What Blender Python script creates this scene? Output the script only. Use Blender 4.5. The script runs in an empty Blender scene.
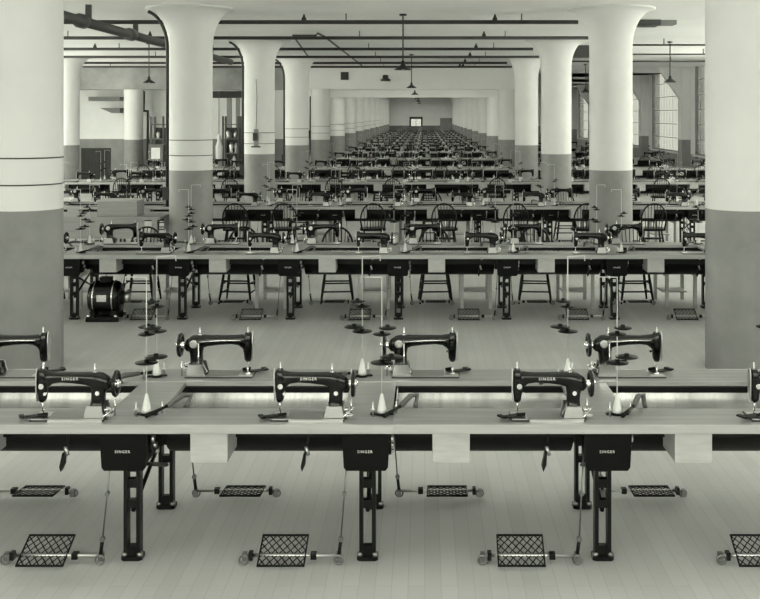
import bpy, math, random
from mathutils import Vector, Matrix
random.seed(7)
PI = math.pi
S = bpy.context.scene
COL = S.collection
R = math.radians

# ------------------------------------------------------------------ materials
def mat(name, g, rough=.6, metal=0., var=.0, scale=4., bump=0., stretch=(1, 1, 1), detail=5, coat=0., spec=.5):
    m = bpy.data.materials.new(name); m.use_nodes = True
    nt = m.node_tree; b = nt.nodes['Principled BSDF']
    b.inputs['Roughness'].default_value = rough
    b.inputs['Metallic'].default_value = metal; b.inputs['Specular IOR Level'].default_value = spec
    b.inputs['Coat Weight'].default_value = coat
    b.inputs['Coat Roughness'].default_value = .12
    c = (g, g, g, 1) if not isinstance(g, tuple) else (*g, 1)
    b.inputs['Base Color'].default_value = c
    if var or bump:
        tc = nt.nodes.new('ShaderNodeTexCoord'); mp = nt.nodes.new('ShaderNodeMapping')
        mp.inputs['Scale'].default_value = stretch
        no = nt.nodes.new('ShaderNodeTexNoise'); no.inputs['Scale'].default_value = scale
        no.inputs['Detail'].default_value = detail; no.inputs['Roughness'].default_value = .6
        nt.links.new(tc.outputs['Object'], mp.inputs[0]); nt.links.new(mp.outputs[0], no.inputs['Vector'])
        if var:
            r = nt.nodes.new('ShaderNodeValToRGB')
            r.color_ramp.elements[0].position = .3; r.color_ramp.elements[1].position = .7
            lo = [max(0, x * (1 - var)) for x in c[:3]]; hi = [min(1, x * (1 + var)) for x in c[:3]]
            r.color_ramp.elements[0].color = (*lo, 1); r.color_ramp.elements[1].color = (*hi, 1)
            nt.links.new(no.outputs['Fac'], r.inputs[0]); nt.links.new(r.outputs[0], b.inputs['Base Color'])
        if bump:
            bp = nt.nodes.new('ShaderNodeBump'); bp.inputs['Strength'].default_value = bump
            bp.inputs['Distance'].default_value = .01
            nt.links.new(no.outputs['Fac'], bp.inputs['Height']); nt.links.new(bp.outputs[0], b.inputs['Normal'])
    return m

M = {}
M['white_paint'] = mat('white_paint', .69, .75, var=.05, scale=1.1, bump=.05)
M['dado_paint'] = mat('dado_paint', .22, .55, var=.16, scale=2.2, bump=.05)
M['ceiling_paint'] = mat('ceiling_paint', .9, .85, var=.05, scale=.5)
M['dark_dado'] = mat('dark_dado', .12, .6, var=.2, scale=1.5)
M['black_iron'] = mat('black_iron', .005, .42, var=.3, scale=30, spec=.18)
M['enamel'] = mat('black_enamel', .002, .18, spec=.35)
M['box_black'] = mat('black_box_paint', .004, .5, spec=.1)
M['steel'] = mat('bright_steel', .62, .28, 1.)
M['dark_steel'] = mat('dark_steel', .22, .35, 1.)
M['bed_metal'] = mat('bed_metal', .30, .3, .8)
M['nickel'] = mat('nickel_plate', .8, .15, 1.)
M['gilt'] = mat('gilt_lettering', .75, .5)
M['bench_wood'] = mat('bench_wood', .235, .28, var=.22, scale=5, stretch=(.35, 5, 5), bump=.03)
M['edge_wood'] = mat('edge_wood', .38, .45, var=.15, scale=5, stretch=(.35, 5, 5))
M['pale_wood'] = mat('pale_wood', .43, .6, var=.10, scale=6, stretch=(1, 1, 6))
M['crate_wood'] = mat('crate_wood', .30, .65, var=.12, scale=5, stretch=(.6, 4, 4))
M['chair_wood'] = mat('chair_wood', .007, .4, var=.3, scale=12, spec=.2)
M['trough_metal'] = mat('trough_metal', .28, .26, 1., var=.25, scale=3, stretch=(3, .5, .5))
M['pipe_black'] = mat('pipe_black', .02, .5)
M['pipe_grey'] = mat('pipe_grey', .05, .5)
M['white_rod'] = mat('white_rod', .55, .4)
M['cone_white'] = mat('spool_thread', .72, .7)
M['shade_black'] = mat('shade_enamel', .02, .4)
M['door_dark'] = mat('door_dark', .015, .6, var=.3, scale=3)
M['cloth_white'] = mat('cloth_white', .7, .9)
M['dark_plaster'] = mat('dark_plaster', .28, .8, var=.45, scale=.7)  # darker, mottled tone for the left stretch of the cross beam
M['wall_white'] = mat('wall_white', .82, .75, var=.04, scale=1.1)
M['wall_dado'] = mat('wall_dado', .30, .6, var=.1, scale=1.5)
M['mid_grey'] = mat('mid_grey', .22, .6, var=.1, scale=3)
M['belt'] = mat('belt_leather', .10, .6)
def glass(name, t_):
    m = bpy.data.materials.new(name); m.use_nodes = True
    nt = m.node_tree; nt.nodes.clear()
    o = nt.nodes.new('ShaderNodeOutputMaterial'); mx = nt.nodes.new('ShaderNodeMixShader')
    t = nt.nodes.new('ShaderNodeBsdfTransparent'); t.inputs[0].default_value = (t_, t_, t_, 1)
    g = nt.nodes.new('ShaderNodeBsdfGlossy'); g.inputs['Roughness'].default_value = .1
    mx.inputs[0].default_value = .03
    nt.links.new(t.outputs[0], mx.inputs[1]); nt.links.new(g.outputs[0], mx.inputs[2]); nt.links.new(mx.outputs[0], o.inputs[0])
    return m
M['glass'] = glass('tinted_window_glass', .29); M['clear_glass'] = glass('clear_window_glass', .98); M['added_roof_glass'] = glass('added_roof_pane', .62); M['half_glass'] = glass('dimming_window_glass', .42)  # pane tint sets how much daylight passes; visible windows are kept dim
def floor_mat():
    m = bpy.data.materials.new('floor_boards'); m.use_nodes = True
    nt = m.node_tree; b = nt.nodes['Principled BSDF']; b.inputs['Roughness'].default_value = .5
    tc = nt.nodes.new('ShaderNodeTexCoord'); mp = nt.nodes.new('ShaderNodeMapping')
    mp.inputs['Rotation'].default_value = (0, 0, PI / 2)
    br = nt.nodes.new('ShaderNodeTexBrick'); br.inputs['Scale'].default_value = 1
    br.inputs['Brick Width'].default_value = 2.6; br.inputs['Row Height'].default_value = .082
    br.inputs['Mortar Size'].default_value = .0022; br.inputs['Mortar Smooth'].default_value = .3
    br.inputs['Color1'].default_value = (.50, .50, .50, 1); br.inputs['Color2'].default_value = (.55, .55, .55, 1)
    br.inputs['Mortar'].default_value = (.43, .43, .43, 1)
    n = nt.nodes.new('ShaderNodeTexNoise'); n.inputs['Scale'].default_value = .9; n.inputs['Detail'].default_value = 6
    r = nt.nodes.new('ShaderNodeValToRGB'); r.color_ramp.elements[0].position = .3; r.color_ramp.elements[1].position = .7
    r.color_ramp.elements[0].color = (.82, .82, .82, 1); r.color_ramp.elements[1].color = (1, 1, 1, 1)
    mx = nt.nodes.new('ShaderNodeMix'); mx.data_type = 'RGBA'; mx.blend_type = 'MULTIPLY'; mx.inputs[0].default_value = 1
    L = nt.links.new
    L(tc.outputs['Object'], mp.inputs[0]); L(mp.outputs[0], br.inputs[0]); L(tc.outputs['Object'], n.inputs['Vector'])
    L(n.outputs['Fac'], r.inputs[0]); L(br.outputs[0], mx.inputs[6]); L(r.outputs[0], mx.inputs[7]); L(mx.outputs[2], b.inputs['Base Color'])
    return m
M['floor'] = floor_mat()

# ------------------------------------------------------------------ mesh builder
class MB:
    def __init__(s, m='white_paint'):
        s.v = []; s.f = []; s.mi = []; s.sm = []; s.mats = [m]; s.cur = 0; s.T = None
    def use(s, m):
        if m not in s.mats: s.mats.append(m)
        s.cur = s.mats.index(m); return s
    def add(s, vs, fs, smooth=False):
        n = len(s.v)
        if s.T is not None: vs = [tuple(s.T @ Vector(p)) for p in vs]
        s.v += [tuple(p) for p in vs]
        for f in fs:
            s.f.append([i + n for i in f]); s.mi.append(s.cur); s.sm.append(smooth)
        return s
    def box(s, x0, x1, y0, y1, z0, z1):
        return s.add([(x0,y0,z0),(x1,y0,z0),(x1,y1,z0),(x0,y1,z0),(x0,y0,z1),(x1,y0,z1),(x1,y1,z1),(x0,y1,z1)],
                     [(3,2,1,0),(4,5,6,7),(0,1,5,4),(1,2,6,5),(2,3,7,6),(3,0,4,7)])
    def cbox(s, c, d):
        return s.box(c[0]-d[0]/2, c[0]+d[0]/2, c[1]-d[1]/2, c[1]+d[1]/2, c[2]-d[2]/2, c[2]+d[2]/2)
    def prism(s, pts, a, b, axis='y'):
        n = len(pts)
        def P(p, t):
            return (p[0], t, p[1]) if axis == 'y' else ((t, p[0], p[1]) if axis == 'x' else (p[0], p[1], t))
        vs = [P(p, a) for p in pts] + [P(p, b) for p in pts]
        fs = [tuple(range(n)), tuple(range(2*n-1, n-1, -1))] + [(i, n+i, n+(i+1) % n, (i+1) % n) for i in range(n)]
        return s.add(vs, fs)
    def rings(s, rs, cap=True, smooth=True, closed=False):
        n = len(rs[0]); vs = [p for r in rs for p in r]; fs = []
        k = len(rs)
        for i in range(k if closed else k-1):
            a = i*n; b = ((i+1) % k)*n
            for j in range(n): fs.append((a+j, a+(j+1) % n, b+(j+1) % n, b+j))
        s.add(vs, fs, smooth)
        if cap and not closed:
            m = len(s.v) - len(vs)
            s.f.append([m+j for j in range(n-1, -1, -1)]); s.mi.append(s.cur); s.sm.append(False)
            s.f.append([m+(k-1)*n+j for j in range(n)]); s.mi.append(s.cur); s.sm.append(False)
        return s
    def tube(s, pts, r, n=8, closed=False):
        pts = [Vector(p) for p in pts]; k = len(pts); rs = []
        rr = r if isinstance(r, (list, tuple)) else [r]*k
        up = None
        for i, p in enumerate(pts):
            if closed: t = pts[(i+1) % k] - pts[i-1]
            elif i == 0: t = pts[1]-pts[0]
            elif i == k-1: t = pts[-1]-pts[-2]
            else: t = (pts[i+1]-p).normalized() + (p-pts[i-1]).normalized()
            t.normalize()
            if up is None:
                up = Vector((0,0,1)) if abs(t.z) < .9 else Vector((0,1,0))
            u = up - t*up.dot(t)
            if u.length < 1e-4: u = t.orthogonal()
            u.normalize(); up = u; w = t.cross(u)
            rs.append([p + (u*math.cos(2*PI*j/n) + w*math.sin(2*PI*j/n))*rr[i] for j in range(n)])
        return s.rings(rs, True, True, closed)
    def lathe(s, prof, n=20, c=(0,0,0), axis='z', smooth=True, cap=True):
        rs = []
        for r, h in prof:
            ring = []
            for j in range(n):
                a = 2*PI*j/n; u, w = r*math.cos(a), r*math.sin(a)
                if axis == 'z': q = (c[0]+u, c[1]+w, c[2]+h)
                elif axis == 'x': q = (c[0]+h, c[1]+u, c[2]+w)
                else: q = (c[0]+w, c[1]+h, c[2]+u)
                ring.append(q)
            rs.append(ring)
        return s.rings(rs, cap, smooth)
    def torus(s, c, R_, r, axis='x', n=20, m=6):
        pts = []
        for i in range(n):
            a = 2*PI*i/n; u, w = R_*math.cos(a), R_*math.sin(a)
            pts.append((c[0], c[1]+u, c[2]+w) if axis == 'x' else ((c[0]+u, c[1], c[2]+w) if axis == 'y' else (c[0]+u, c[1]+w, c[2])))
        return s.tube(pts, r, m, True)
    def mesh(s, name):
        me = bpy.data.meshes.new(name); me.from_pydata(s.v, [], s.f)
        for m in s.mats: me.materials.append(M[m])
        me.polygons.foreach_set('material_index', s.mi); me.polygons.foreach_set('use_smooth', s.sm)
        me.update(); return me
    def merge(s, o):
        base = len(s.v); s.v += o.v
        for f, mi, sm in zip(o.f, o.mi, o.sm):
            s.use(o.mats[mi]); s.f.append([i+base for i in f]); s.mi.append(s.cur); s.sm.append(sm)
        return s

def link(name, data, parent=None):
    o = bpy.data.objects.new(name, data); COL.objects.link(o)
    if parent: o.parent = parent
    return o
def part(name, mb, parent, bev=0, label=None):
    o = link(name, mb.mesh(name), parent)
    if bev:
        b = o.modifiers.new('bevel', 'BEVEL'); b.width = bev; b.segments = 2; b.limit_method = 'ANGLE'
    if label: o['label'] = label
    return o
def tag(o, label, cat, group=None):
    o['label'] = label; o['category'] = cat
    if group: o['group'] = group
    return o
def struct(name, mb):
    o = link(name, mb.mesh(name)); o['kind'] = 'structure'; return o
def empty(name, loc=(0,0,0), rz=0):
    o = link(name, None); o.location = loc; o.rotation_euler = (0,0,rz); o.empty_display_size = .1; return o
KIDS = {}
def copy_tree(o, parent=None):
    c = o.copy(); COL.objects.link(c)
    if parent: c.parent = parent
    for ch in KIDS.get(o, None) or list(o.children): copy_tree(ch, c)
    return c
class Proto:
    """first use moves the original, later uses copy it with its parts"""
    def __init__(s, root): s.root = root; s.used = False
    def place(s, loc, rz, label, cat, group):
        o = s.root if not s.used else copy_tree(s.root)
        s.used = True
        o.location = loc; o.rotation_euler = (0, 0, rz)
        if 'kind' in o: del o['kind']
        tag(o, label, cat, group); return o
def text_mesh(txt, size, depth):
    cu = bpy.data.curves.new('t', 'FONT'); cu.body = txt; cu.size = size; cu.extrude = depth; cu.align_x = 'CENTER'; cu.align_y = 'CENTER'
    cu.resolution_u = 2; cu.space_character = 1.3
    o = bpy.data.objects.new('t', cu); COL.objects.link(o)
    bpy.context.view_layer.update()
    me = bpy.data.meshes.new_from_object(o.evaluated_get(bpy.context.evaluated_depsgraph_get()))
    bpy.data.objects.remove(o); me.name = 'lettering'
    me.materials.clear(); me.materials.append(M['gilt']); return me

# ------------------------------------------------------------------ camera geometry
F = 1050.; EYE = 2.33; CX = 424.7; CY = 115.3
cam = bpy.data.cameras.new('camera'); co = link('camera', cam)
co.location = (0, 0, EYE); co.rotation_euler = (PI/2, 0, 0)
cam.sensor_fit = 'HORIZONTAL'; cam.sensor_width = 36; cam.lens = F*36/760
cam.shift_x = -(CX-380)/760; cam.shift_y = -(299.5-CY)/760
cam.clip_end = 300; cam.clip_start = .05
S.camera = co
def inview(x, y, z, mg=30):
    if y < .5: return False
    px = CX + F*x/y; py = CY + F*(EYE-z)/y
    return -mg < px < 760+mg and py < 599+mg
def X(px, y): return (px-CX)*y/F
def Z(py, y): return EYE-(py-CY)*y/F

# ------------------------------------------------------------------ layout numbers
TOP = .76; CEIL = 4.01; DADO = 1.474
COLX_L, COLX_R = -3.68, 2.93
COLY = [9.67 + 6.86*i for i in range(14)]
ROWS = [5.32, 11.8, 18.0, 24.55, 30.85, 37.65, 44.45, 51.3, 58.15, 65.0, 71.9, 78.7, 85.6, 92.4]
DEP = 1.18
S0, SP = -.30, 1.235
ORD = ['first','second','third','fourth','fifth','sixth','seventh','eighth','ninth','tenth','eleventh','twelfth','thirteenth','fourteenth','fifteenth','sixteenth','seventeenth','eighteenth','nineteenth','twentieth']
WALLR = 9.32; WALLL = -14.2; FARY = 100.

# ------------------------------------------------------------------ shell
struct('floor', MB('floor').box(WALLL, WALLR+.3, -3, FARY+.3, -.1, 0))
c = MB('ceiling_paint')
c.box(WALLL, WALLR+.3, 7.6, 38.6, CEIL, CEIL+.3)                 # flat slab over the part in view
c.box(WALLL, WALLR+.3, -3, 3.0, CEIL, CEIL+.3)                    # an added, unseen roof light lies between, to brighten the nearest bench
for y in (43.97, *COLY[6:]):
    c.box(WALLL, WALLR+.3, y-2.2, y+2.2, CEIL, CEIL+.3)           # ribs between the unseen roof lights added to brighten the far part
c.box(WALLL, WALLR+.3, FARY-1.5, FARY+.3, CEIL, CEIL+.3)
c.box(COLX_R+.5, WALLR+.3, 38.6, FARY, CEIL, CEIL+.3)
struct('ceiling', c)
rl = MB('white_paint')
for k in range(9): rl.box(WALLL+2.9*k, WALLL+2.9*k+.12, 3.0, 7.6, CEIL, CEIL+.2)
added_roof_win = struct('window_20', rl); part('pane', MB('half_glass').box(WALLL, WALLR, 3.0, 7.6, CEIL+.2, CEIL+.21), added_roof_win)  # unseen glazed roof openings, added to let more daylight into the hall
part('pane', MB('added_roof_glass').box(-4.4, WALLR, 38.6, FARY-1.5, CEIL+.31, CEIL+.32), added_roof_win)
b = MB('white_paint').box(COLX_L-.45, COLX_R+.45, 36.9, 37.5, Z(89.5, 36.9), CEIL).use('dark_plaster').box(WALLL, COLX_L-.45, 36.9, 37.5, Z(89.5, 36.9), CEIL); struct('trim_1', b)
b = MB('white_paint').box(COLX_L-.4, COLX_R+.45, 43.7, 44.25, Z(97.5, 43.7), CEIL); struct('trim_2', b)
# far wall with its small lit window and door
w = MB('white_paint')
wx0, wx1, wz0, wz1 = X(411, FARY), X(421, FARY), Z(126, FARY), Z(119, FARY)
def wall_xz(mb, x0, x1, y, t, z0, z1, holes, dado=None, m1='white_paint', m2='dado_paint'):
    """wall facing -y/+y in the xz plane with rectangular holes, painted darker below dado"""
    xs = sorted({x0, x1, *[h[0] for h in holes], *[h[1] for h in holes]})
    zs = sorted({z0, z1, *[h[2] for h in holes], *[h[3] for h in holes], *([dado] if dado else [])})
    for i in range(len(xs)-1):
        for j in range(len(zs)-1):
            cx, cz = (xs[i]+xs[i+1])/2, (zs[j]+zs[j+1])/2
            if any(h[0] < cx < h[1] and h[2] < cz < h[3] for h in holes): continue
            mb.use(m2 if dado and cz < dado else m1); mb.box(xs[i], xs[i+1], y, y+t, zs[j], zs[j+1])
def wall_yz(mb, y0, y1, x, t, z0, z1, holes, dado=None, m1='white_paint', m2='dado_paint'):
    ys = sorted({y0, y1, *[h[0] for h in holes], *[h[1] for h in holes]})
    zs = sorted({z0, z1, *[h[2] for h in holes], *[h[3] for h in holes], *([dado] if dado else [])})
    for i in range(len(ys)-1):
        for j in range(len(zs)-1):
            cy, cz = (ys[i]+ys[i+1])/2, (zs[j]+zs[j+1])/2
            if any(h[0] < cy < h[1] and h[2] < cz < h[3] for h in holes): continue
            mb.use(m2 if dado and cz < dado else m1); mb.box(x, x+t, ys[i], ys[i+1], zs[j], zs[j+1])
wall_xz(w, -5, WALLR+.3, FARY, .3, 0, CEIL, [(wx0, wx1, wz0, wz1)], 1.35, 'white_paint', 'dark_dado')
struct('wall_far', w)
o = MB('door_dark').box(wx0-.15, wx0, FARY-.06, FARY+.1, wz0-.05, wz1+.15).box(wx1, wx1+.15, FARY-.06, FARY+.1, wz0-.05, wz1+.15)
o.box(wx0-.15, wx1+.15, FARY-.06, FARY+.1, wz1, wz1+.2)
fw = struct('window_1', o)
part('mullion', MB('door_dark').box((wx0+wx1)/2-.02, (wx0+wx1)/2+.02, FARY, FARY+.06, wz0, wz1), fw)
part('pane', MB('glass').box(wx0, wx1, FARY+.1, FARY+.11, wz0, wz1), fw)
d = struct('door_1', MB('mid_grey').box(X(440, FARY), X(453, FARY), FARY-.08, FARY-.005, 0, Z(118, FARY)))
part('door_panel', MB('dado_paint').box(X(441.5, FARY), X(452, FARY), FARY-.1, FARY-.08, .05, Z(119, FARY)), d)

# right wall: pilasters, big gridded windows
holes = []; WS, WT = Z(146, 1) , 0
WS = EYE - .146*WALLR; WT = EYE + .187*WALLR
for y in [COLY[0]-6.86] + COLY:
    if y+1.0 < FARY-1: holes.append((y+1.0, min(y+6.86-1.0, FARY-1), WS, WT))
w = MB('white_paint'); wall_yz(w, -3, FARY, WALLR, .3, 0, CEIL, holes, WS, 'wall_white', 'wall_dado')
struct('wall_right', w)
n = 2
for h in holes:
    fr = MB('mid_grey'); t = .05
    fr.box(WALLR-.02, WALLR+.08, h[0], h[0]+t, h[2], h[3]).box(WALLR-.02, WALLR+.08, h[1]-t, h[1], h[2], h[3])
    fr.box(WALLR-.02, WALLR+.08, h[0], h[1], h[2], h[2]+t).box(WALLR-.02, WALLR+.08, h[0], h[1], h[3]-t, h[3])
    wn = struct('window_%d' % n, fr); n += 1
    g = MB('mid_grey')
    for k in range(1, 10):
        yy = h[0] + (h[1]-h[0])*k/10; tt = .016 if k % 3 == 0 else .006
        g.box(WALLR+.03, WALLR+.034, yy-tt, yy+tt, h[2]+t, h[3]-t)
    for k in range(1, 6):
        zz = h[2] + (h[3]-h[2])*k/6; g.box(WALLR+.03, WALLR+.034, h[0]+t, h[1]-t, zz-.01, zz+.01)
    part('muntins', g, wn)
    part('pane', MB('glass' if h[0] > 28 else ('half_glass' if h[0] < 8 else 'clear_glass')).box(WALLR+.055, WALLR+.06, h[0], h[1], h[2], h[3]), wn)
    part('window_sill', MB('white_paint').box(WALLR-.12, WALLR, h[0], h[1], h[2]-.05, h[2]), wn)
for i, y in enumerate(COLY):
    p = MB('wall_white')
    p.box(WALLR-.3, WALLR-.002, y-.3, y+.3, DADO, CEIL)
    p.use('wall_dado').box(WALLR-.3, WALLR-.002, y-.3, y+.3, 0, DADO)
    p.use('wall_white').prism([(WALLR-.3, 2.9), (WALLR-.3, CEIL), (WALLR-1.0, CEIL), (WALLR-.9, CEIL-.25)], y-.2, y+.2)
    struct('trim_%d' % (i+3), p)
# left wall (far behind the left columns) with tall openings for daylight, and a cross wall
holes = [(y+.7, y+6.2, .6, 3.9) for y in [COLY[0]-6.86] + COLY[:3]] + [(31.0, 34.6, .6, 3.9)]
w = MB('white_paint'); wall_xz(w, WALLL, WALLR, -3.3, .3, 0, CEIL, [(-12+4.4*k, -8.6+4.4*k, 1.7, 3.6) for k in range(5)], DADO); struct('wall_back', w)
w = MB('white_paint'); wall_yz(w, -3, 38.2, WALLL-.3, .3, 0, CEIL, holes, .9); struct('wall_left', w)
wl = struct('window_%d' % n, MB('mid_grey').box(WALLL-.2, WALLL-.1, 3.51, 9.01, 2.2, 2.26)); part('pane', MB('half_glass').box(WALLL-.16, WALLL-.15, 3.51, 9.01, .6, 3.9), wl)
LW = 37.95
w = MB('white_paint')
dh = (X(81, LW), X(111, LW), 0, Z(148, LW))
wall_xz(w, WALLL, -4.15, LW, .25, 0, CEIL, [dh], DADO, 'wall_white', 'dado_paint'); struct('wall_back_left', w)
w = MB('white_paint'); wall_yz(w, LW+.25, FARY, -4.45, .3, 0, CEIL, [], DADO); struct('wall_nave_left', w)
d = struct('door_2', MB('door_dark').box(dh[0], dh[1], LW+.02, LW+.08, 0, dh[3]))
g = MB('door_dark')
for k in range(8): g.box(dh[0]+.05+k*.13, dh[0]+.13+k*.13, LW+.005, LW+.02, .1, dh[3]-.1)
part('door_slats', g, d)

# ------------------------------------------------------------------ columns
def column(x, y, lab, bands=False, top=CEIL):
    r = .336; root = empty('round_column', (x, y, 0))
    m = MB('dado_paint'); N = 40
    m.lathe([(r, 0), (r, DADO)], N, cap=False)
    part('painted_base', m, root, label='darker painted lower part of the column')
    m = MB('white_paint')
    prof = [(r, DADO), (r, 2.4), (r, top-.62)]
    for k in range(1, 11):
        a = k/10*PI/2; prof.append((r+.36*(1-math.cos(a)), top-.62+.6*math.sin(a)))
    prof.append((r+.36, top))
    if top < CEIL: prof = [(r, DADO), (r, 2.4), (r, top)]
    m.lathe(prof, N, cap=False); part('shaft', m, root)
    if bands:
        for z in (1.705, 1.945):
            part('wire_band', MB('pipe_black').torus((0, 0, z), r+.003, .006, 'z', 40, 6), root)
    root['kind'] = 'structure'
    return root
struct_names = 0
for i, y in enumerate(COLY):
    low = y > 36
    top = CEIL
    if y <= 36.0 or i > 5: top = CEIL
    for x, side in ((COLX_L, 'left'), (COLX_R, 'right')):
        t = Z(89.5, 36.9) if i == 4 else (Z(97.5, 43.7) if i == 5 else CEIL)
        column(x, y, '', side == 'left' and i < 12, t)
for y in (30.25, 37.11):
    column(-10.29, y, '', False, CEIL if y < 36 else Z(89.5, 36.9))
for o in list(COL.objects):
    if o.name.startswith('round_column'):
        x, y = o.location.x, o.location.y
        if 'kind' in o: del o['kind']
        i = min(range(14), key=lambda k: abs(COLY[k]-y))
        if x < -9: lab = 'round white column with dark base in the far left aisle, ' + ('nearer and by the left edge' if y < 33 else 'beside the dark slatted door')
        elif x < 0: lab = 'round white column with thin dark bands and grey base, %s in the left line' % ORD[i]
        else: lab = 'plain round white column with grey painted base, %s in the right line' % ORD[i]
        tag(o, lab, 'column', 'round columns')

# ------------------------------------------------------------------ ceiling pipes, conduits, lamps
def ceiling_pipe(y, x0, x1, heads, lab, gap=.14):
    z = EYE + 1.54
    root = empty('sprinkler_pipe', (0, y, z))
    part('pipe', MB('pipe_black').tube([(x0, 0, 0), (x1, 0, 0)], .034, 10), root)
    x = x0+.6
    while x < x1:
        part('hanger', MB('pipe_black').box(x-.008, x+.008, -.008, .008, .03, CEIL-z), root); x += 2.9
    for hx in heads:
        m = MB('pipe_black').lathe([(.045, .02), (.04, .06), (.02, .1), (.012, .13)], 10, (hx, 0, 0))
        part('sprinkler_head', m, root)
    tag(root, lab, 'pipe', 'sprinkler pipes')
PY = [17.35, 20.9, 24.4, 27.7, 30.9, 33.4]
nm = ['nearest', 'second nearest', 'third nearest', 'fourth nearest', 'fifth nearest', 'farthest']
for i, y in enumerate(PY):
    hx = [X(p, y) for p in ((304, 495), (150, 484), (95, 476), (470,), (465,), (460, 463))[i]]
    x1 = [X(578, y), X(590, y), X(533, y), X(539, y), X(507, y), X(512, y)][i]
    ceiling_pipe(y, -13.5, x1, hx, 'thin black pipe running straight across under the ceiling, %s of six' % nm[i])
# line shaft on the left ceiling, running away from the camera
m = MB('pipe_grey').tube([(-5.1, 12.8, CEIL-.28), (-5.1, 27.6, CEIL-.28)], .08, 12)
root = empty('overhead_shaft'); part('shaft', m, root)
for k, y in enumerate((14.0, 15.6, 18.2, 21.2, 24.8)):
    part('coupling', MB('pipe_grey').lathe([(.07, -.18), (.11, -.1), (.11, .1), (.07, .18)], 14, (-5.1, y, CEIL-.28), 'y'), root)
    part('bracket', MB('pipe_grey').box(-5.14, -5.06, y+.3, y+.36, CEIL-.25, CEIL-.001), root)
tag(root, 'thick dark overhead shaft running back under the ceiling at upper left', 'shaft')
# conduits that follow the capitals of the left columns
for i, (yy, who) in enumerate(((COLY[1], 'second'), (COLY[2], 'third'), (COLY[3], 'fourth'))):
    r = .336; pts = []
    for k in range(9, -1, -1):
        a = k/10*PI/2; pts.append((COLX_L-(r+.035+.36*(1-math.cos(a))), yy, CEIL-.64+.6*math.sin(a)))
    pts.append((COLX_L-r-.035, yy, .9))
    root = empty('conduit', (0, 0, 0)); part('pipe', MB('pipe_black').tube(pts, .026, 8), root)
    part('switch_box', MB('pipe_black').box(COLX_L-r-.1, COLX_L-r-.005, yy-.06, yy+.06, 1.0, 1.2), root)
    tag(root, 'black conduit curving down the left side of the %s left column' % who, 'conduit', 'column conduits')
for i in range(4, 9):
    yy = COLY[i]; x = COLX_L-.336-.03
    root = empty('conduit'); part('pipe', MB('pipe_black').tube([(x, yy, 3.0), (x, yy, .9)], .024, 8), root)
    part('switch_box', MB('pipe_black').box(x-.05, x+.03, yy-.06, yy+.06, 1.5, 1.8), root)
    tag(root, 'straight black conduit on the left side of the %s left column' % ORD[i], 'conduit', 'column conduits')
root = empty('switch_bracket', (COLX_L-.02, COLY[2]-.337, Z(138, COLY[2])))
part('backplate', MB('mid_grey').box(-.05, .05, -.02, 0, -.2, .2), root)
part('switch', MB('pipe_black').box(-.06, .03, -.08, -.02, -.05, .12).box(-.1, .1, -.05, -.02, -.2, -.17), root)
part('feed_wire', MB('pipe_black').tube([(0, -.012, .2), (.02, -.012, .9), (0, -.012, 1.3)], .006, 6), root)
tag(root, 'small dark switch bracket on the front of the third left column', 'switch')
root = empty('overhead_track', (X(228, 37.2), 37.0, Z(98, 37.2)))
part('beam', MB('door_dark').box(-.62, .62, 0, .3, 0, .24), root)
part('post', MB('mid_grey').box(-.02, .14, .05, .2, Z(160, 37.2)-Z(98, 37.2), 0), root); part('post', MB('mid_grey').box(.3, .42, .05, .2, Z(160, 37.2)-Z(98, 37.2), 0), root)
tag(root, 'dark overhead beam on two posts between the second and third left columns', 'beam')
pts = [(COLX_L+.5, 28.6, CEIL-.07), (-2.66, 21.2, CEIL-.07), (-2.2, 21.2, CEIL-.07), (-2.1, 20.6, CEIL-.07), (-2.05, 21.4, CEIL-.07), (-2.03, 33.9, CEIL-.07)]
o = link('ceiling_conduit', MB('pipe_black').tube(pts, .022, 8).mesh('ceiling_conduit'))
tag(o, 'bent black conduit crossing the ceiling above the left columns', 'conduit')
def lamp(x, y, lab):
    zb = EYE+.75; root = empty('pendant_lamp', (x, y, zb))
    part('drop_rod', MB('pipe_black').tube([(0, 0, .12), (0, 0, CEIL-zb)], .012, 8), root)
    m = MB('shade_black').lathe([(.145, 0), (.15, .004), (.06, .07), (.035, .09), (.03, .14), (.012, .16)], 24, cap=False)
    part('lamp_shade', m, root)
    part('bulb', MB('white_rod').lathe([(.01, -.01), (.03, .01), (.035, .035), (.015, .07)], 12), root)
    part('ceiling_plate', MB('pipe_black').lathe([(.06, CEIL-zb-.03), (.06, CEIL-zb)], 14), root)
    tag(root, lab, 'lamp', 'pendant lamps')
lx = -.362
for i, y in enumerate((17.4, 28.9, 38.3, 48.2, 58.5, 68.8)):
    lamp(lx if i else X(403, y), y, 'black conical pendant lamp over the centre aisle, %s from the front' % ORD[i])
lamp(X(149, 24.4), 24.4, 'black conical pendant lamp hanging between the left columns')
lamp(X(670, 23.9), 23.9, 'black conical pendant lamp hanging in front of the right windows')
lamp(X(585.5, 34.5), 34.5, 'small black pendant lamp seen between the second and third right columns')
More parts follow.
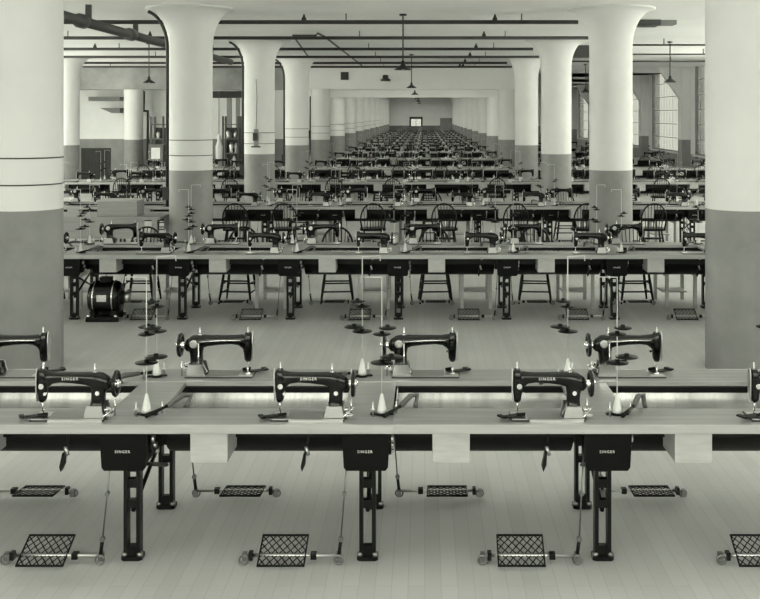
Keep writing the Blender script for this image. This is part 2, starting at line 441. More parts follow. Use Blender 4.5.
# black horn fixture + vent panel on the cross beam
m = MB('shade_black').lathe([(.17, 0), (.17, .06), (.11, .08), (.1, .2), (.02, .22)], 18, (X(385.5, 36.5), 36.5, Z(81, 36.5)))
m.box(X(385.5, 36.5)-.02, X(385.5, 36.5)+.02, 36.5, 36.9, Z(81, 36.5)+.1, Z(81, 36.5)+.14)
tag(link('beam_lamp', m.mesh('beam_lamp')), 'stubby black lamp fixed to the face of the cross beam', 'lamp')
root = empty('vent_panel', (X(338, 36.9), 36.895, Z(76, 36.9)))
part('panel', MB('white_paint').box(-.4, .4, -.05, 0, -.17, .17), root)
part('vent_opening', MB('door_dark').box(.1, .38, -.06, -.05, -.14, .14), root, label='dark square vent opening')
tag(root, 'pale panel with a dark vent opening on the cross beam', 'vent')
for (px0, px1, py0, py1, y, lab) in ((638, 661, 14, 25, 18.4, 'dark ceiling duct box right of the second right column'), (574, 592, 43, 57, 25.2, 'dark ceiling duct box between the third and second right columns')):
    root = empty('ceiling_duct', (X((px0+px1)/2, y), y, CEIL))
    hw = (px1-px0)/2*y/F
    part('duct_box', MB('pipe_grey').box(-hw, hw, 0, .5, Z(py1, y)-CEIL, 0), root)
    part('flange', MB('mid_grey').box(hw, hw+.3, .1, .45, Z(py1, y)-CEIL+.02, 0), root)
    tag(root, lab, 'duct', 'ceiling ducts')
# thin pipes below the ceiling in the right aisle
for k, y in enumerate((23.0, 26.5, 30.0)):
    o = link('branch_pipe', MB('pipe_black').tube([(COLX_R+1.0, y, EYE+1.54), (WALLR-.9, y, EYE+1.54)], .02, 8).box(COLX_R+2.3, COLX_R+2.32, y-.01, y+.01, EYE+1.54, CEIL).box(WALLR-2.3, WALLR-2.28, y-.01, y+.01, EYE+1.54, CEIL).mesh('branch_pipe'))
    tag(o, 'thin dark pipe under the right aisle ceiling, %s from the front' % ORD[k], 'pipe', 'right aisle pipes')

# ------------------------------------------------------------------ left background details
o = MB('pipe_grey').tube([(X(143, 37.6), 37.7, Z(91, 37.7)), (X(143, 37.6), 37.7, Z(111, 37.7)), (X(147, 37.6), 37.7, Z(111, 37.7)), (X(147, 37.6), 37.7, .5)], .05, 8)
tag(link('wall_pipe', o.mesh('wall_pipe')), 'dark vertical pipe beside the far left column', 'pipe')
o = MB('dark_dado').box(X(92, 37.7), X(123, 37.7), 37.3, 37.94, Z(101, 37.7), Z(97, 37.7))
tag(link('wall_shelf', o.mesh('wall_shelf')), 'dark ledge high on the back left wall', 'shelf')
o = MB('dark_dado').prism([(X(103, 37.7), Z(108, 37.7)), (X(123, 37.7), Z(108, 37.7)), (X(123, 37.7), Z(113, 37.7)), (X(115, 37.7), Z(113, 37.7))], 37.3, 37.94)
tag(link('wall_hopper', o.mesh('wall_hopper')), 'dark wedge shaped hopper on the back left wall', 'hopper')
def rack(px0, px1, lab, seed):
    rr = random.Random(seed); y = 36.0
    x0, x1 = X(px0, y), X(px1, y); root = empty('machine_rack', ((x0+x1)/2, y, 0)); w = (x1-x0)/2
    for sx in (-w, w-.06): part('upright', MB('pipe_grey').box(sx, sx+.06, 0, .06, 0, 2.3), root); part('upright', MB('pipe_grey').box(sx, sx+.06, .5, .56, 0, 2.3), root)
    for z in (.5, 1.0, 1.5, 2.0): part('shelf', MB('dark_dado').box(-w+.06, w-.06, .0, .5, z, z+.03), root)
    part('back_board', MB('door_dark').box(-w, w, .57, .6, .0, 1.9), root)
    for k in range(12):
        cx = rr.uniform(-w+.1, w-.1); z = rr.choice((.03, .53, 1.03, 1.53)); h = rr.uniform(.12, .4); q = rr.uniform(.04, .09)
        part('stored_part', MB(rr.choice(('black_iron', 'mid_grey', 'steel', 'cone_white'))).lathe([(q, 0), (q*.6, h*.3), (q*.9, h*.7), (q*.3, h)], 10, (cx, rr.uniform(.12, .4), z)), root)
    tag(root, lab, 'rack', 'machine racks')
rack(150, 164, 'dark machine rack standing left of the second left column', 1)
rack(222, 239, 'dark machine rack standing between the second and third left columns', 2)
o = MB('cloth_white').lathe([(.02, 0), (.11, .05), (.12, .45), (.07, .6), (.05, .66), (.09, .74), (.07, .82), (.01, .86)], 14, (X(219, 35.4), 35.4, Z(160, 35.4)))
o.use('pipe_grey').box(X(219, 35.4)-.01, X(219, 35.4)+.01, 35.39, 35.41, Z(136, 35.4), Z(91, 35.4))
tag(link('hanging_cover', o.mesh('hanging_cover')), 'pale covered bundle hanging beside the machine rack', 'bundle')
root = empty('notice_board', (X(155.5, 35.9), 35.92, Z(153, 35.9)))
part('board', MB('dark_dado').box(-.25, .25, 0, .03, -.3, .3), root); part('paper', MB('cloth_white').box(-.15, .15, -.01, 0, -.2, .18), root)
tag(root, 'pale sheet on a dark board hung on the left rack', 'notice board')
# packing table and the long box on it, left, before row three
root = empty('packing_table', (X(114, 16.2), 16.15, 0))
hw = 1.05
xr = X(160, 16.2)-X(114, 16.2); xl = xr-2.3
part('tabletop', MB('crate_wood').box(xl, xr, 0, .95, TOP-.04, TOP), root)
part('front_panel', MB('crate_wood').box(xl+.04, xr-.24, .02, .05, TOP-.33, TOP-.04), root)
for lx_ in (xl+.05, xr-.13):
    for ly in (.05, .82): part('leg', MB('crate_wood').box(lx_, lx_+.08, ly, ly+.08, 0, TOP-.04), root)
tag(root, 'grey wooden packing table with a deep front panel left of the second left column', 'table')
root = empty('wooden_box', (X(119, 16.45), 16.35, TOP+.001))
part('box_body', MB('crate_wood').box(-.31, .31, 0, .42, 0, .225), root)
part('box_lid', MB('edge_wood').box(-.325, .325, -.015, .435, .225, .245), root)
tag(root, 'long closed wooden box lying on the packing table', 'box')

# ------------------------------------------------------------------ sewing machine
LET = text_mesh('SINGER', .022, .0006)
LET2 = text_mesh('SINGER', .019, .0008)
def sm_parts(hi=True):
    N = 16 if hi else 8
    P = {}
    P['bed'] = MB('bed_metal').box(-.235, .155, -.085, .085, .002, .010).use('enamel').box(-.237, .157, -.089, .089, 0, .007)
    b = MB('enamel')
    def ell(cx, cz, t, ha, hb, n=N):   # ring around a point; t = angle of the path tangent in xz, ha half size across, hb half depth in y
        nx, nz = -math.sin(t), math.cos(t); out = []
        for j in range(n):
            a = 2*PI*j/n; ca, sa = math.cos(a), math.sin(a)
            ca = math.copysign(abs(ca)**.75, ca); sa = math.copysign(abs(sa)**.75, sa)
            out.append((cx+nx*ha*ca, hb*sa, cz+nz*ha*ca))
        return out
    # column
    b.rings([ell(.098, .008, PI/2, .062, .068), ell(.098, .022, PI/2, .060, .062), ell(.10, .045, PI/2, .045, .044), ell(.104, .09, PI/2, .037, .035),
             ell(.106, .13, PI/2, .038, .034), ell(.108, .165, PI/2, .046, .036), ell(.104, .20, PI/2, .046, .034), ell(.10, .222, PI/2, .03, .022)])
    # arm, a shallow swan curve that is slimmest in the middle
    b.rings([ell(.175, .178, PI, .020, .020), ell(.16, .180, PI, .038, .032), ell(.13, .188, PI, .050, .038), ell(.085, .200, PI, .044, .037), ell(.04, .207, PI, .034, .034),
             ell(-.03, .211, PI, .029, .031), ell(-.10, .213, PI, .027, .030), ell(-.14, .211, PI, .031, .030), ell(-.165, .204, PI, .042, .030), ell(-.185, .19, PI, .060, .030)])
    # head
    b.rings([ell(-.199, .083, PI/2, .014, .020), ell(-.197, .10, PI/2, .021, .026), ell(-.196, .15, PI/2, .025, .030), ell(-.196, .20, PI/2, .027, .031),
             ell(-.197, .24, PI/2, .025, .030), ell(-.199, .258, PI/2, .016, .022)])
    P['arm_body'] = b
    bp = [(.045, .012), (.152, .012), (.140, .075), (.060, .075)]
    P['base_plate'] = MB('steel').prism(bp, -.072, -.060)
    P['base_plate '] = MB('steel').prism(bp, .060, .072)
    P['rear_cover'] = MB('steel').lathe([(.024, .030), (.024, .040), (.018, .043)], 18, (.115, 0, .192), 'y')
    P['thread_rod'] = MB('nickel').tube([(.10, .040, .205), (-.05, .036, .214), (-.16, .036, .214)], .0045, 6).tube([(.085, .045, .01), (.085, .045, .20)], .004, 6)
    P['face_plate'] = MB('steel').prism([(-.013, .085), (.013, .085), (.022, .12), (.026, .2), (.022, .245), (.008, .262), (-.008, .262), (-.022, .245), (-.026, .2), (-.022, .12)], -.2285, -.2235, 'x')
    nb = MB('nickel').tube([(-.198, 0, .03), (-.198, 0, .09)], .0045, 6); nb.tube([(-.198, 0, .012), (-.198, 0, .035)], .0018, 5)
    nb.tube([(-.198, .012, .02), (-.198, .012, .29)], .004, 6)
    P['needle_bar'] = nb
    P['presser_foot'] = MB('nickel').box(-.212, -.184, -.03, .012, .011, .016).tube([(-.198, .012, .014), (-.198, .012, .05)], .005, 6)
    hw = MB('enamel'); hw.torus((.2, 0, .18), .062, .011, 'x', 24 if hi else 12, 6)
    for k in range(5):
        a = 2*PI*k/5; hw.tube([(.2, .01*math.cos(a), .18+.01*math.sin(a)), (.2, .055*math.cos(a), .18+.055*math.sin(a))], .007, 5)
    P['hand_wheel'] = hw
    P['wheel_hub'] = MB('nickel').lathe([(.016, .165), (.02, .18), (.022, .205), (.024, .212), (.012, .225)], 14, (0, 0, .18), 'x')
    P['spool_pin'] = MB('nickel').tube([(.085, 0, .215), (.085, 0, .285)], .0035, 6).lathe([(.013, 0), (.013, .006)], 10, (.085, 0, .238))
    P['badge'] = MB('gilt').lathe([(.011, 0), (.012, .003), (.008, .006)], 14, (.108, -.0385, .135), 'y')
    P['tension_dial'] = MB('nickel').lathe([(.014, -.022), (.014, -.008), (.006, 0)], 12, (-.19, -.03, .175), 'y').lathe([(.008, -.02), (.008, 0)], 10, (-.17, -.03, .135), 'y')
    P['slide_plate'] = MB('steel').box(-.232, -.15, -.08, .06, .0102, .012)
    s = MB('black_iron'); s.T = Matrix.Translation((-.2, -.02, .014)) @ Matrix.Rotation(R(28), 4, 'Z')
    s.box(-.10, .03, -.026, .026, 0, .004).box(-.11, -.085, -.03, .03, .003, .012).box(-.02, .03, -.035, -.028, .003, .02); P['binder_attachment'] = s
    w = MB('nickel').tube([(.165, -.05, .0), (.165, -.05, .05)], .006, 6).lathe([(.018, 0), (.018, .012)], 12, (.165, -.05, .05)).box(.15, .2, -.06, -.035, .02, .028)
    w.tube([(.185, .03, 0), (.185, .03, .09)], .004, 6).tube([(.15, -.075, .02), (.2, -.02, .055)], .005, 6)
    P['bobbin_winder'] = w
    P['front_rail'] = MB('steel').box(-.14, .15, -.093, -.089, .0, .012)
    return P
def make_machine(hi=True):
    root = empty('sewing_machine'); root.scale = (.96, .96, .97)
    for k, mb in sm_parts(True).items():
        if not hi and k in ('badge', 'front_rail', 'binder_attachment', 'thread_rod'): continue
        part(k.strip(), mb, root, label={'face_plate': 'bright steel face plate', 'hand_wheel': 'black spoked hand wheel'}.get(k))
    if hi:
        o = link('lettering', LET, root); o.location = (-.04, -.0325, .211); o.rotation_euler = (PI/2, 0, 0); o['label'] = 'gilt lettering on the arm'
    return root
def lod(name, parts, skip=()):
    m = MB(list(parts.values())[0].mats[0])
    for k, p in parts.items():
        if k not in skip: m.merge(p)
    return link(name, m.mesh(name))
# ------------------------------------------------------------------ thread stand
def ts_parts(n=16):
    P = {}
    P['base'] = MB('black_iron').lathe([(.035, 0), (.035, .008), (.012, .012)], n).box(-.06, .06, -.012, .012, 0, .008)
    P['cone'] = MB('cone_white').lathe([(.026, .012), (.024, .03), (.009, .1), (.006, .11)], n)
    a = 1.
    P['rod'] = MB('white_rod').tube([(0, 0, .01), (0, 0, .72), (-.11, 0, .722), (-.112, 0, .69)], .0036, 6)
    d = MB('black_iron')
    for z, ox in ((.27, -.0), (.30, .05)): d.lathe([(.006, -.01), (.035, -.006), (.06, 0), (.06, .004), (.015, .006), (.012, .02)], n, (ox, .0, z))
    d.box(0, .05, -.004, .004, .28, .286)
    P['lower_spool_dish'] = d
    d = MB('black_iron')
    for z, ox in ((.42, 0), (.452, .03)): d.lathe([(.006, -.01), (.028, -.006), (.047, 0), (.047, .004), (.014, .006), (.01, .02)], n, (ox, 0, z))
    P['upper_spool_dish'] = d
    g = MB('steel').tube([(.075, .03, 0), (.075, .03, .06)], .004, 6).tube([(-.045, -.035, 0), (-.045, -.035, .075)], .005, 6).lathe([(.012, .03), (.012, .04)], 10, (-.045, -.035, 0))
    P['thread_guide'] = g
    return P
def make_stand():
    root = empty('thread_stand')
    for k, mb in ts_parts().items(): part(k, mb, root)
    return root
# ------------------------------------------------------------------ treadle; pedal side faces -y
def tr_parts(tilt=26):
    P = {}
    P['bar'] = MB('steel').tube([(-.25, 0, .05), (.25, 0, .05)], .010, 8)
    for s, nme in ((-.245, 'foot_roller'), (.245, 'foot_roller ')):
        m = MB('dark_steel').torus((s, -.01, .032), .022, .006, 'y', 14, 6); m.box(s-.012, s+.012, -.006, .03, .02, .06); P[nme] = m
    P['end_bracket'] = MB('black_iron').box(-.22, -.2, -.02, .02, .03, .07)
    P['end_bracket '] = MB('black_iron').box(.1, .13, -.02, .02, .035, .065)
    m = MB('black_iron'); m.T = Matrix.Translation((-.048, .0, .055)) @ Matrix.Rotation(R(tilt), 4, 'X')
    w, h0, h1 = .119, -.072, .125
    m.tube([(-w, h0, 0), (w, h0, 0), (w+.004, h1, 0), (-w+.004, h1, 0)], .007, 6, True)
    nx = 6
    for k in range(nx):                       # wavy lattice strands
        for ph in (0, 1):
            pts = []
            for q in range(9):
                t = q/8; xx = -w + (k+.5)*2*w/nx + (.5*w/nx*1.9)*math.cos(PI*(t*4+ph)) ; pts.append((max(-w, min(w, xx)), h0+(h1-h0)*t, 0))
            m.tube(pts, .0035, 4)
    P['pedal'] = m
    m = MB('black_iron').tube([(.245, 0, .05), (.255, .0, .13)], .010, 6).use('dark_steel').tube([(.255, 0, .12), (.29, .06, .62)], .0045, 6)
    m.lathe([(.011, -.015), (.011, .015)], 8, (.272, .03, .36), 'y').lathe([(.014, -.01), (.014, .01)], 8, (.255, 0, .135), 'y')
    P['pull_rod'] = m
    return P
def make_treadle(tilt=26):
    root = empty('foot_treadle')
    for k, mb in tr_parts(tilt).items(): part(k.strip(), mb, root, label='black lattice pedal' if k == 'pedal' else None)
    return root
# ------------------------------------------------------------------ bow back chair, faces +y
def ch_parts(n=8):
    P = {}
    m = MB('chair_wood'); pts = []
    for j in range(20):
        a = 2*PI*j/20; ca, sa = math.cos(a), math.sin(a)
        pts.append((.215*math.copysign(abs(ca)**.7, ca), .205*math.copysign(abs(sa)**.7, sa)))
    m.prism(pts, .445, .48, 'z'); P['seat'] = m
    fl = {}
    for i, (sx, sy) in enumerate(((-1, -1), (1, -1), (-1, 1), (1, 1))):
        a = (sx*.14, sy*.13, .45); c_ = (sx*.20, sy*.19, 0)
        P['leg' + ' '*i] = MB('chair_wood').tube([a, ((a[0]+c_[0])/2, (a[1]+c_[1])/2, .22), c_], [.013, .019, .011], n)
    def at(sx, sy, z): t = 1-z/.45; return (sx*(.14+.06*t), sy*(.13+.06*t), z)
    i = 0
    for (p, q, z) in (((-1,-1),(1,-1),.20), ((-1,-1),(1,-1),.33), ((-1,1),(1,1),.15), ((-1,1),(1,1),.28), ((-1,-1),(-1,1),.24), ((1,-1),(1,1),.24), ((-1,-1),(-1,1),.13), ((1,-1),(1,1),.13)):
        P['stretcher' + ' '*i] = MB('chair_wood').tube([at(*p, z), at(*q, z)], .010, 6); i += 1
    pts = []
    for j in range(19):
        a = PI*j/18; x = -.205*math.cos(a); 
        pts.append((x*(1.0 if j not in (0, 18) else .85), -.19-.10*math.sin(a)**.8, .47+.43*math.sin(a)**.55 if 0 < j < 18 else .46))
    P['bow'] = MB('chair_wood').tube(pts, .013, n)
    for k in range(7):
        x = -.15+.05*k; zt = .47+.43*math.sqrt(max(0, 1-(x/.205)**2))**.55-.005
        P['spindle' + ' '*k] = MB('chair_wood').tube([(x*.85, -.185, .475), (x, -.19-.10*math.sqrt(1-(x/.205)**2)**.8, zt)], [.006, .0065], 6)
    P['rail'] = MB('chair_wood').tube([(-.19, -.235, .64), (0, -.26, .64), (.19, -.235, .64)], .007, 6)
    return P
def make_chair():
    root = empty('bow_back_chair')
    for k, mb in ch_parts().items(): part(k.strip(), mb, root)
    return root
# ------------------------------------------------------------------ pale stand
def ws_parts():
    P = {}
    P['top'] = MB('pale_wood').box(-.21, .21, -.36, .36, .44, .47)
    i = 0
    for sx in (-.19, .15):
        for sy in (-.34, .30): P['leg'+' '*i] = MB('pale_wood').box(sx, sx+.04, sy, sy+.04, 0, .44); i += 1
    P['rail'] = MB('pale_wood').box(-.15, .15, .31, .33, .36, .44)
    P['side_rail'] = MB('pale_wood').box(-.185, -.165, -.3, .3, .38, .44).box(.165, .185, -.3, .3, .38, .44)
    P['shelf'] = MB('pale_wood').box(-.15, .15, .0, .32, .14, .155)
    return P
def make_workstand():
    root = empty('work_stand')
    for k, mb in ws_parts().items(): part(k.strip(), mb, root)
    return root

# ------------------------------------------------------------------ bench: two stations per section, each section a thing
def leg_mb(x, y, n=1):
    m = MB('black_iron'); w = .043
    m.box(x-w, x-w+.02, y-.03, y+.03, .02, .70).box(x+w-.02, x+w, y-.03, y+.03, .02, .70)
    m.box(x-w+.015, x+w-.015, y+.012, y+.024, .02, .70) if False else None
    for z0, z1 in ((.02, .07), (.27, .31), (.375, .42), (.46, .70)): m.box(x-w+.018, x+w-.018, y-.022, y+.022, z0, z1)
    m.prism([(x-.055, y-.03), (x-.04, y-.045), (x+.04, y-.045), (x+.055, y-.03), (x+.055, y+.03), (x+.04, y+.045), (x-.04, y+.045), (x-.055, y+.03)], 0, .02, 'z')
    for s in (-.04, .04): m.use('dark_steel').lathe([(.018, 0), (.018, .025), (.008, .032)], 8, (x+s, y-.02, .01))
    m.use('steel').lathe([(.018, -.008), (.018, 0), (.0, .0)], 10, (x, y-.025, .52), 'y')
    return m
RB = .28; YC = DEP/2
def trough_mb(x0, x1):
    m = MB('trough_metal'); rs = []
    n = 14; t = .006; prof = []
    for j in range(n+1):
        a = PI*j/n; prof.append((YC-RB*math.cos(a), TOP-.02-RB*math.sin(a)))
    for j in range(n, -1, -1):
        a = PI*j/n; prof.append((YC-(RB+t)*math.cos(a), TOP-.02-(RB+t)*math.sin(a)))
    vs = [(x0, p[0], p[1]) for p in prof] + [(x1, p[0], p[1]) for p in prof]; k = len(prof)
    fs = [(i, (i+1) % k, k+(i+1) % k, k+i) for i in range(k)]
    m.add(vs, fs[:n], True); m.use('black_iron').add(vs, fs[n:], True); m.use('trough_metal')
    e = [(YC-RB*math.cos(PI*j/n), TOP-.02-RB*math.sin(PI*j/n)) for j in range(n+1)]
    m.prism(e, x0, x0+.006, 'x').prism(e, x1-.006, x1, 'x')
    return m
def bench_parts(sts, x0, x1, detail=True):
    """sts: station x positions; near edge at y=0"""
    P = []
    def a(name, mb, kids=(), bev=0, label=None): P.append((name, mb, kids, bev, label))
    a('front_top', MB('bench_wood').box(x0, x1, .02, YC-RB, TOP-.03, TOP).use('edge_wood').box(x0, x1, 0, .02, TOP-.045, TOP), (), .002)
    a('back_top', MB('bench_wood').box(x0, x1, YC+RB, DEP-.02, TOP-.03, TOP).use('edge_wood').box(x0, x1, DEP-.02, DEP, TOP-.045, TOP).box(x0, x1, YC+RB-.012, YC+RB, TOP-.022, TOP+.003))
    a('lower_rail', MB('black_iron').box(x0, x1, .26, .30, .62, TOP-.03).box(x0, x1, DEP-.30, DEP-.26, .62, TOP-.03))
    a('trough_shade_strip', MB('black_iron').box(x0, x1, YC+RB-.03, YC+RB-.012, TOP-.058, TOP-.024))  # black strip standing in for shade and reflection on the trough's far wall
    # troughs between the bridges
    edges = [x0] + [v for s in sts for v in (s-.13, s+.13)] + [x1]
    for i in range(0, len(edges), 2):
        if edges[i+1]-edges[i] > .08: a('trough', trough_mb(edges[i], edges[i+1]), (), 0, 'shiny curved metal trough')
    for s in sts:
        a('bridge', MB('bench_wood').box(s-.13, s+.13, YC-RB, YC+RB-.012, TOP-.03, TOP-.001).use('black_iron').box(s-.125, s+.125, YC-RB+.02, YC+RB-.03, .55, TOP-.03))
        a('leg', leg_mb(s, .21)); a('leg', leg_mb(s, DEP-.25))
        a('leg_brace', MB('black_iron').tube([(s, .21, .5), (s, DEP-.25, .25)], .012, 6).tube([(s, .21, .25), (s, DEP-.25, .5)], .012, 6).box(s-.02, s+.02, .2, DEP-.24, .55, .62))
        for sg, yy in ((1, 0), (-1, DEP)):
            def Y(v): return yy + sg*v
            def bx(m, xa, xb, ya, yb, za, zb):
                xs = sorted((s+sg*xa, s+sg*xb)); ys = sorted((Y(ya), Y(yb))); return m.box(xs[0], xs[1], ys[0], ys[1], za, zb)
            # clutch box with sloping lower edges
            pts = [(s-.122, TOP-.05), (s+.122, TOP-.05), (s+.113, .535), (s+.10, .518), (s-.10, .518), (s-.113, .535)]
            m = MB('box_black').prism(pts, *sorted((Y(.03), Y(.055)))); 
            bx(m, -.105, .105, .055, .24, .54, TOP-.05)
            m.use('box_black'); bx(m, -.13, .13, .025, .06, TOP-.058, TOP-.048)
            kids = []
            if sg == 1: kids.append(('lettering', (s-.005, .0295, .615)))
            g = MB('steel')
            for q in range(3): g.lathe([(.02-.004*q, -.01), (.02-.004*q, .01)], 10, (s+sg*.13, Y(.11+.04*q), .66-.045*q), 'x')
            g.use('black_iron').lathe([(.055, -.006), (.055, .006)], 16, (s+sg*.12, Y(.15), .62), 'x')
            kids.append(('clutch_wheel', g))
            a('clutch_box', m, kids, 0, 'black clutch box' )
            # drawer
            m = MB('pale_wood'); q0 = .34-SP if sg == 1 else .34; bx(m, q0, q0+.19, .03, .30, TOP-.20, TOP-.045)
            a('drawer', m, (), .002, 'pale wooden drawer')
            # knee lifter
            kx = s-sg*.30; m = MB('black_iron')
            m.box(kx-.012, kx+.012, min(Y(.08), Y(.12)), max(Y(.08), Y(.12)), .70, TOP-.03)
            m.tube([(kx, Y(.1), .72), (kx, Y(.08), .66), (kx-.01*sg, Y(.07), .60)], .007, 6).use('steel').tube([(kx+.03*sg, Y(.09), .715), (kx, Y(.09), .70)], .010, 6)
            m.tube([(kx-.01*sg, Y(.07), .63), (kx+.004*sg, Y(.07), .585)], .010, 6)
            m.use('black_iron'); q = MB('black_iron'); 
            m.prism([(kx-.035*sg, .53), (kx-.02*sg, .60), (kx-.008*sg, .61), (kx-.012*sg, .54), (kx-.028*sg, .505)], *sorted((Y(.05), Y(.09))))
            a('knee_lifter', m)
            # belt lever on the bridge
            m = MB('black_iron').tube([(s+sg*.09, Y(.12), TOP+.012), (s+sg*.17, Y(.24), TOP+.03)], [.012, .008], 6)
            m.use('belt').tube([(s+sg*.17, Y(.24), TOP+.03), (s+sg*.22, Y(.36), TOP+.05), (s+sg*.26, Y(.42), TOP+.04), (s+sg*.25, Y(.33), TOP-.0)], [.014, .016, .016, .014], 6)
            a('belt_lever', m)
    return P
def make_bench(sts, x0, x1, detail=True):
    root = empty('sewing_bench')
    for name, mb, kids, bev, lab in bench_parts(sts, x0, x1):
        o = part(name, mb, root, bev, lab)
        for k in kids:
            if k[0] == 'lettering':
                if detail:
                    t = link('lettering', LET2, o); t.location = k[1]; t.rotation_euler = (PI/2, 0, 0); t['label'] = 'small pale lettering'
            else: part(k[0], k[1], o)
    return root
def bench_lod(sts, x0, x1):
    m = MB('bench_wood')
    for name, mb, kids, bev, lab in bench_parts(sts, x0, x1):
        if name in ('leg_brace', 'knee_lifter', 'belt_lever'): continue
        m.merge(mb)
    return link('sewing_bench', m.mesh('sewing_bench'))

# local frame: x centred between the two stations
LOC = (-.14, SP-.14)
def first(i): return i == 0
ph = Proto(make_machine(True)); pm = Proto(make_machine(False)); pl = Proto(lod('sewing_machine', sm_parts(False), ('badge', 'rear_cover', 'thread_rod', 'slide_plate', 'tension_dial')))
sh = Proto(make_stand()); sl = Proto(lod('thread_stand', ts_parts(8), ('thread_guide',)))
th = Proto(make_treadle()); tb = Proto(make_treadle(4)); ch = Proto(make_chair()); cl = Proto(lod('bow_back_chair', ch_parts(5))); wsd = Proto(make_workstand())
bh = Proto(make_bench(LOC, -SP, SP)); bl = Proto(bench_lod(LOC, -SP, SP)); b1 = Proto(bench_lod((SP/2-.14,), -SP/2, SP/2))
RN = ['nearest', 'second', 'third', 'fourth', 'fifth', 'sixth', 'seventh', 'eighth', 'ninth', 'tenth', 'eleventh', 'twelfth', 'thirteenth', 'farthest']
rng = random.Random(3)
CHAIR_C = [-3.1, -2.28, -.85, .33, 1.46, 2.62, 3.73]
nmach = 0
for ri, y0 in enumerate(ROWS):
    # sections
    lo, hi = -9.6, 8.7
    if ri >= 5: lo = -3.9
    if ri >= 8: hi = 3.7
    k0 = -8; secs = []
    wd_ = 2 if ri < 5 else 1
    for q in range(-8, 9):
        xa = (-.16 if ri == 0 else -.16 - SP) + wd_*SP*q      # seams fall just right of a station
        xb = xa + wd_*SP
        if xa < lo or xb > hi: continue
        if not (CX+F*xb/(y0+DEP) > -5 and CX+F*xa/(y0+DEP) < 790): continue
        secs.append((xa, xb))
    m_f = []; m_r = []
    def sec_label(i, n):
        if ri == 0: return ['near wooden sewing bench, left section with two machines in front', 'near wooden sewing bench, right section beyond the seam in its edge'][i] if n == 2 else 'near wooden sewing bench, %s section from the left' % ORD[i]
        if ri < 5: return 'long sewing bench in the %s row, %s section from the left' % (RN[ri], ORD[i])
        return 'distant sewing bench section in the %s row' % RN[ri]
    stations = []
    for i, (xa, xb) in enumerate(secs):
        xc = (xa+xb)/2
        p = bh if ri < 3 else (bl if ri < 5 else b1)
        p.place((xc, y0, 0), 0, sec_label(i, len(secs)), 'bench', 'sewing benches of the %s row' % RN[ri])
        stations += [xc+LOC[0], xc+LOC[1]] if ri < 5 else [xb-.14]
    items = {'mf': [], 'mr': [], 'sf': [], 'sr': [], 'tf': [], 'tr': [], 'cf': [], 'cr': [], 'ws': []}
    for s in stations:
        if inview(s-.3, y0+.15, .8, 45): items['mf'].append(s)
        if inview(s+.3, y0+1.0, .8, 45): items['mr'].append(s)
        if inview(s+.06, y0+.2, 1, 20): items['sf'].append(s)
        if inview(s-.06, y0+1, 1, 20): items['sr'].append(s)
        if ri < 4:
            if inview(s-.39, y0+.2, 0, 40): items['tf'].append(s)
            if inview(s+.37, y0+1.0, 0, 40): items['tr'].append(s)
        if ri >= 1 and rng.random() < (1 if ri == 1 else .8) and inview(s+.43, y0+DEP, .5, 10): items['cr'].append(s)
        if ri >= 3 and rng.random() < .8 and inview(s-.45, y0-.6, .5, 10): items['cf'].append(s)
        if ri in (1, 2) and inview(s+.9, y0+DEP+.3, .3, 10): items['ws'].append(s)
    def lab(kind, side, i):
        e = '%s %s side of the %s bench' % ('under' if kind == 'tf' else 'on', 'near' if side == 'f' else 'far', RN[ri])
        return e if ri >= 5 else e + ', %s from left' % ORD[i]
    for side, sg in (('f', 1), ('r', -1)):
        yy = y0 if side == 'f' else y0+DEP
        for i, s in enumerate(items['m'+side]):
            p = ph if ri == 0 else (pm if ri in (1, 2) else pl)
            mo = p.place((s-sg*.283+(.02 if sg == 1 else -.02), yy+sg*.145, TOP), 0 if sg == 1 else PI, 'black sewing machine ' + lab('m', side, i), 'sewing machine', 'sewing machines of the %s row' % RN[ri]); nmach += 1
            mo.scale = (.96, .96, .97) if sg == 1 else (1.03, 1.0, 1.0)
        for i, s in enumerate(items['s'+side]):
            p = sh if ri < 3 else sl
            p.place((s+sg*.075, yy+sg*.19, TOP), 0 if sg == 1 else PI+.3, 'thread stand with thin white rod ' + lab('s', side, i), 'thread stand', 'thread stands of the %s row' % RN[ri])
        for i, s in enumerate(items['t'+side]):
            (th if sg == 1 else tb).place((s-sg*.39, yy+sg*.12, 0), 0 if sg == 1 else PI, 'iron lattice foot treadle ' + lab('tf', side, i), 'treadle', 'foot treadles of the %s row' % RN[ri])
    for i, s in enumerate(items['cr']):
        p = ch if ri < 3 else cl
        yy = y0+DEP+.16 if ri == 1 else y0+DEP+rng.uniform(.15, .5)
        p.place((s+.43 + rng.uniform(-.04, .04), yy, 0), PI+rng.uniform(-.1, .1), ('dark bow back chair behind the %s bench row' % RN[ri]) + ('' if ri >= 5 else ', %s from the left' % ORD[i]), 'chair', 'chairs behind the %s row' % RN[ri])
    cf = [(s-.45+rng.uniform(-.1, .1), y0-rng.uniform(.3, .6)) for s in items['cf']]
    if ri == 2: cf = [(x, y0-.74) for x in CHAIR_C]
    for i, (x, yy) in enumerate(cf):
        if any(abs(x-cx) < .62 and abs(yy-cy) < .62 for cx in (COLX_L, COLX_R, -10.29) for cy in COLY): continue
        p = ch if ri < 3 else cl
        p.place((x, yy, 0), rng.uniform(-.12, .12), ('dark bow back chair standing before the %s bench row' % RN[ri]) + ('' if ri >= 5 else ', %s from the left' % ORD[i]), 'chair', 'chairs before the %s row' % RN[ri])
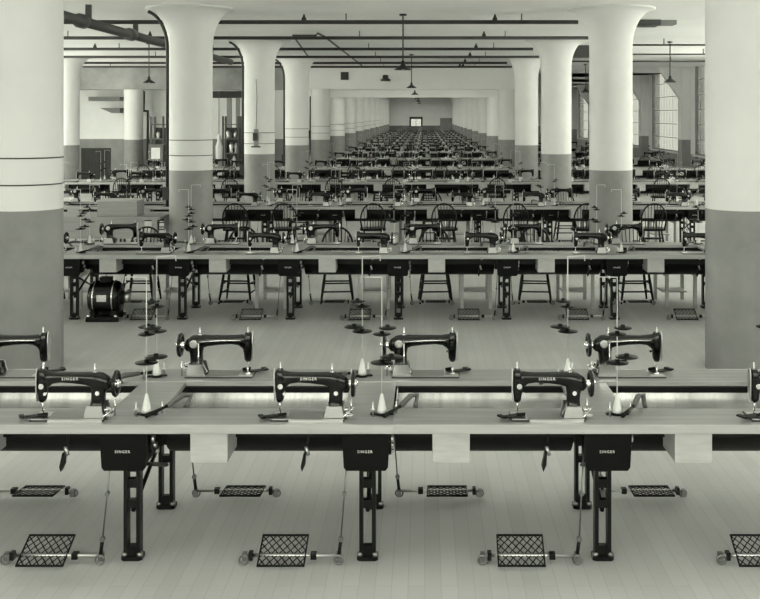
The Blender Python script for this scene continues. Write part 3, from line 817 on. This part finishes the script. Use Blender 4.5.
    for i, s in enumerate(items['ws']):
        wsd.place((s+.92, y0+DEP+.0, 0), 0, 'small pale wooden work stand behind the %s bench row, %s from the left' % (RN[ri], ORD[i]), 'stand', 'pale work stands of the %s row' % RN[ri])
assert nmach <= 300, nmach

# ------------------------------------------------------------------ electric motor on the floor under the second row
root = empty('electric_motor', (X(105, 11.95), 12.0, 0)); root.scale = (.9, .9, .93)
part('housing', MB('enamel').lathe([(.08, -.2), (.17, -.19), (.2, -.15), (.205, -.08), (.2, 0), (.205, .08), (.2, .15), (.17, .19), (.08, .2)], 28, (0, 0, .27), 'x'), root)
for sx in (-.12, .12): part('end_ring', MB('nickel').torus((sx, 0, .27), .203, .010, 'x', 28, 6), root)
part('pulley', MB('steel').lathe([(.03, .2), (.03, .235), (.07, .235), (.07, .30), (.02, .30)], 18, (0, 0, .27), 'x'), root)
part('end_cap', MB('black_iron').lathe([(.10, .19), (.08, .22), (.03, .225)], 18, (0, 0, .27), 'x').lathe([(.03, -.24), (.08, -.22), (.1, -.19)], 18, (0, 0, .27), 'x'), root)
part('nameplate', MB('nickel').box(-.06, .06, -.211, -.203, .25, .33), root)
part('terminal_box', MB('black_iron').box(-.07, .07, -.06, .06, .46, .52), root)
m = MB('black_iron').box(-.2, .2, -.2, -.14, .0, .05).box(-.2, .2, .14, .2, .0, .05)
for sx in (-.16, .1): m.box(sx, sx+.06, -.17, .17, .03, .12)
part('base_frame', m, root)
m = MB('nickel')
for sx in (-.17, .17):
    for sy in (-.17, .17): m.lathe([(.02, 0), (.02, .025), (.01, .035)], 8, (sx, sy, .05))
part('bolt', m, root)
tag(root, 'black electric motor with bright rings standing under the second bench row', 'motor')

# ------------------------------------------------------------------ light
wd = bpy.data.worlds.new('world'); S.world = wd; wd.use_nodes = True
bg = wd.node_tree.nodes['Background']; bg.inputs[0].default_value = (1.0, 1.03, .86, 1); bg.inputs[1].default_value = 8.5
S.view_settings.view_transform = 'Standard'; S.view_settings.look = 'None'; S.view_settings.gamma = 1
S.view_settings.use_curve_mapping = False; S.view_settings.exposure = -0.1
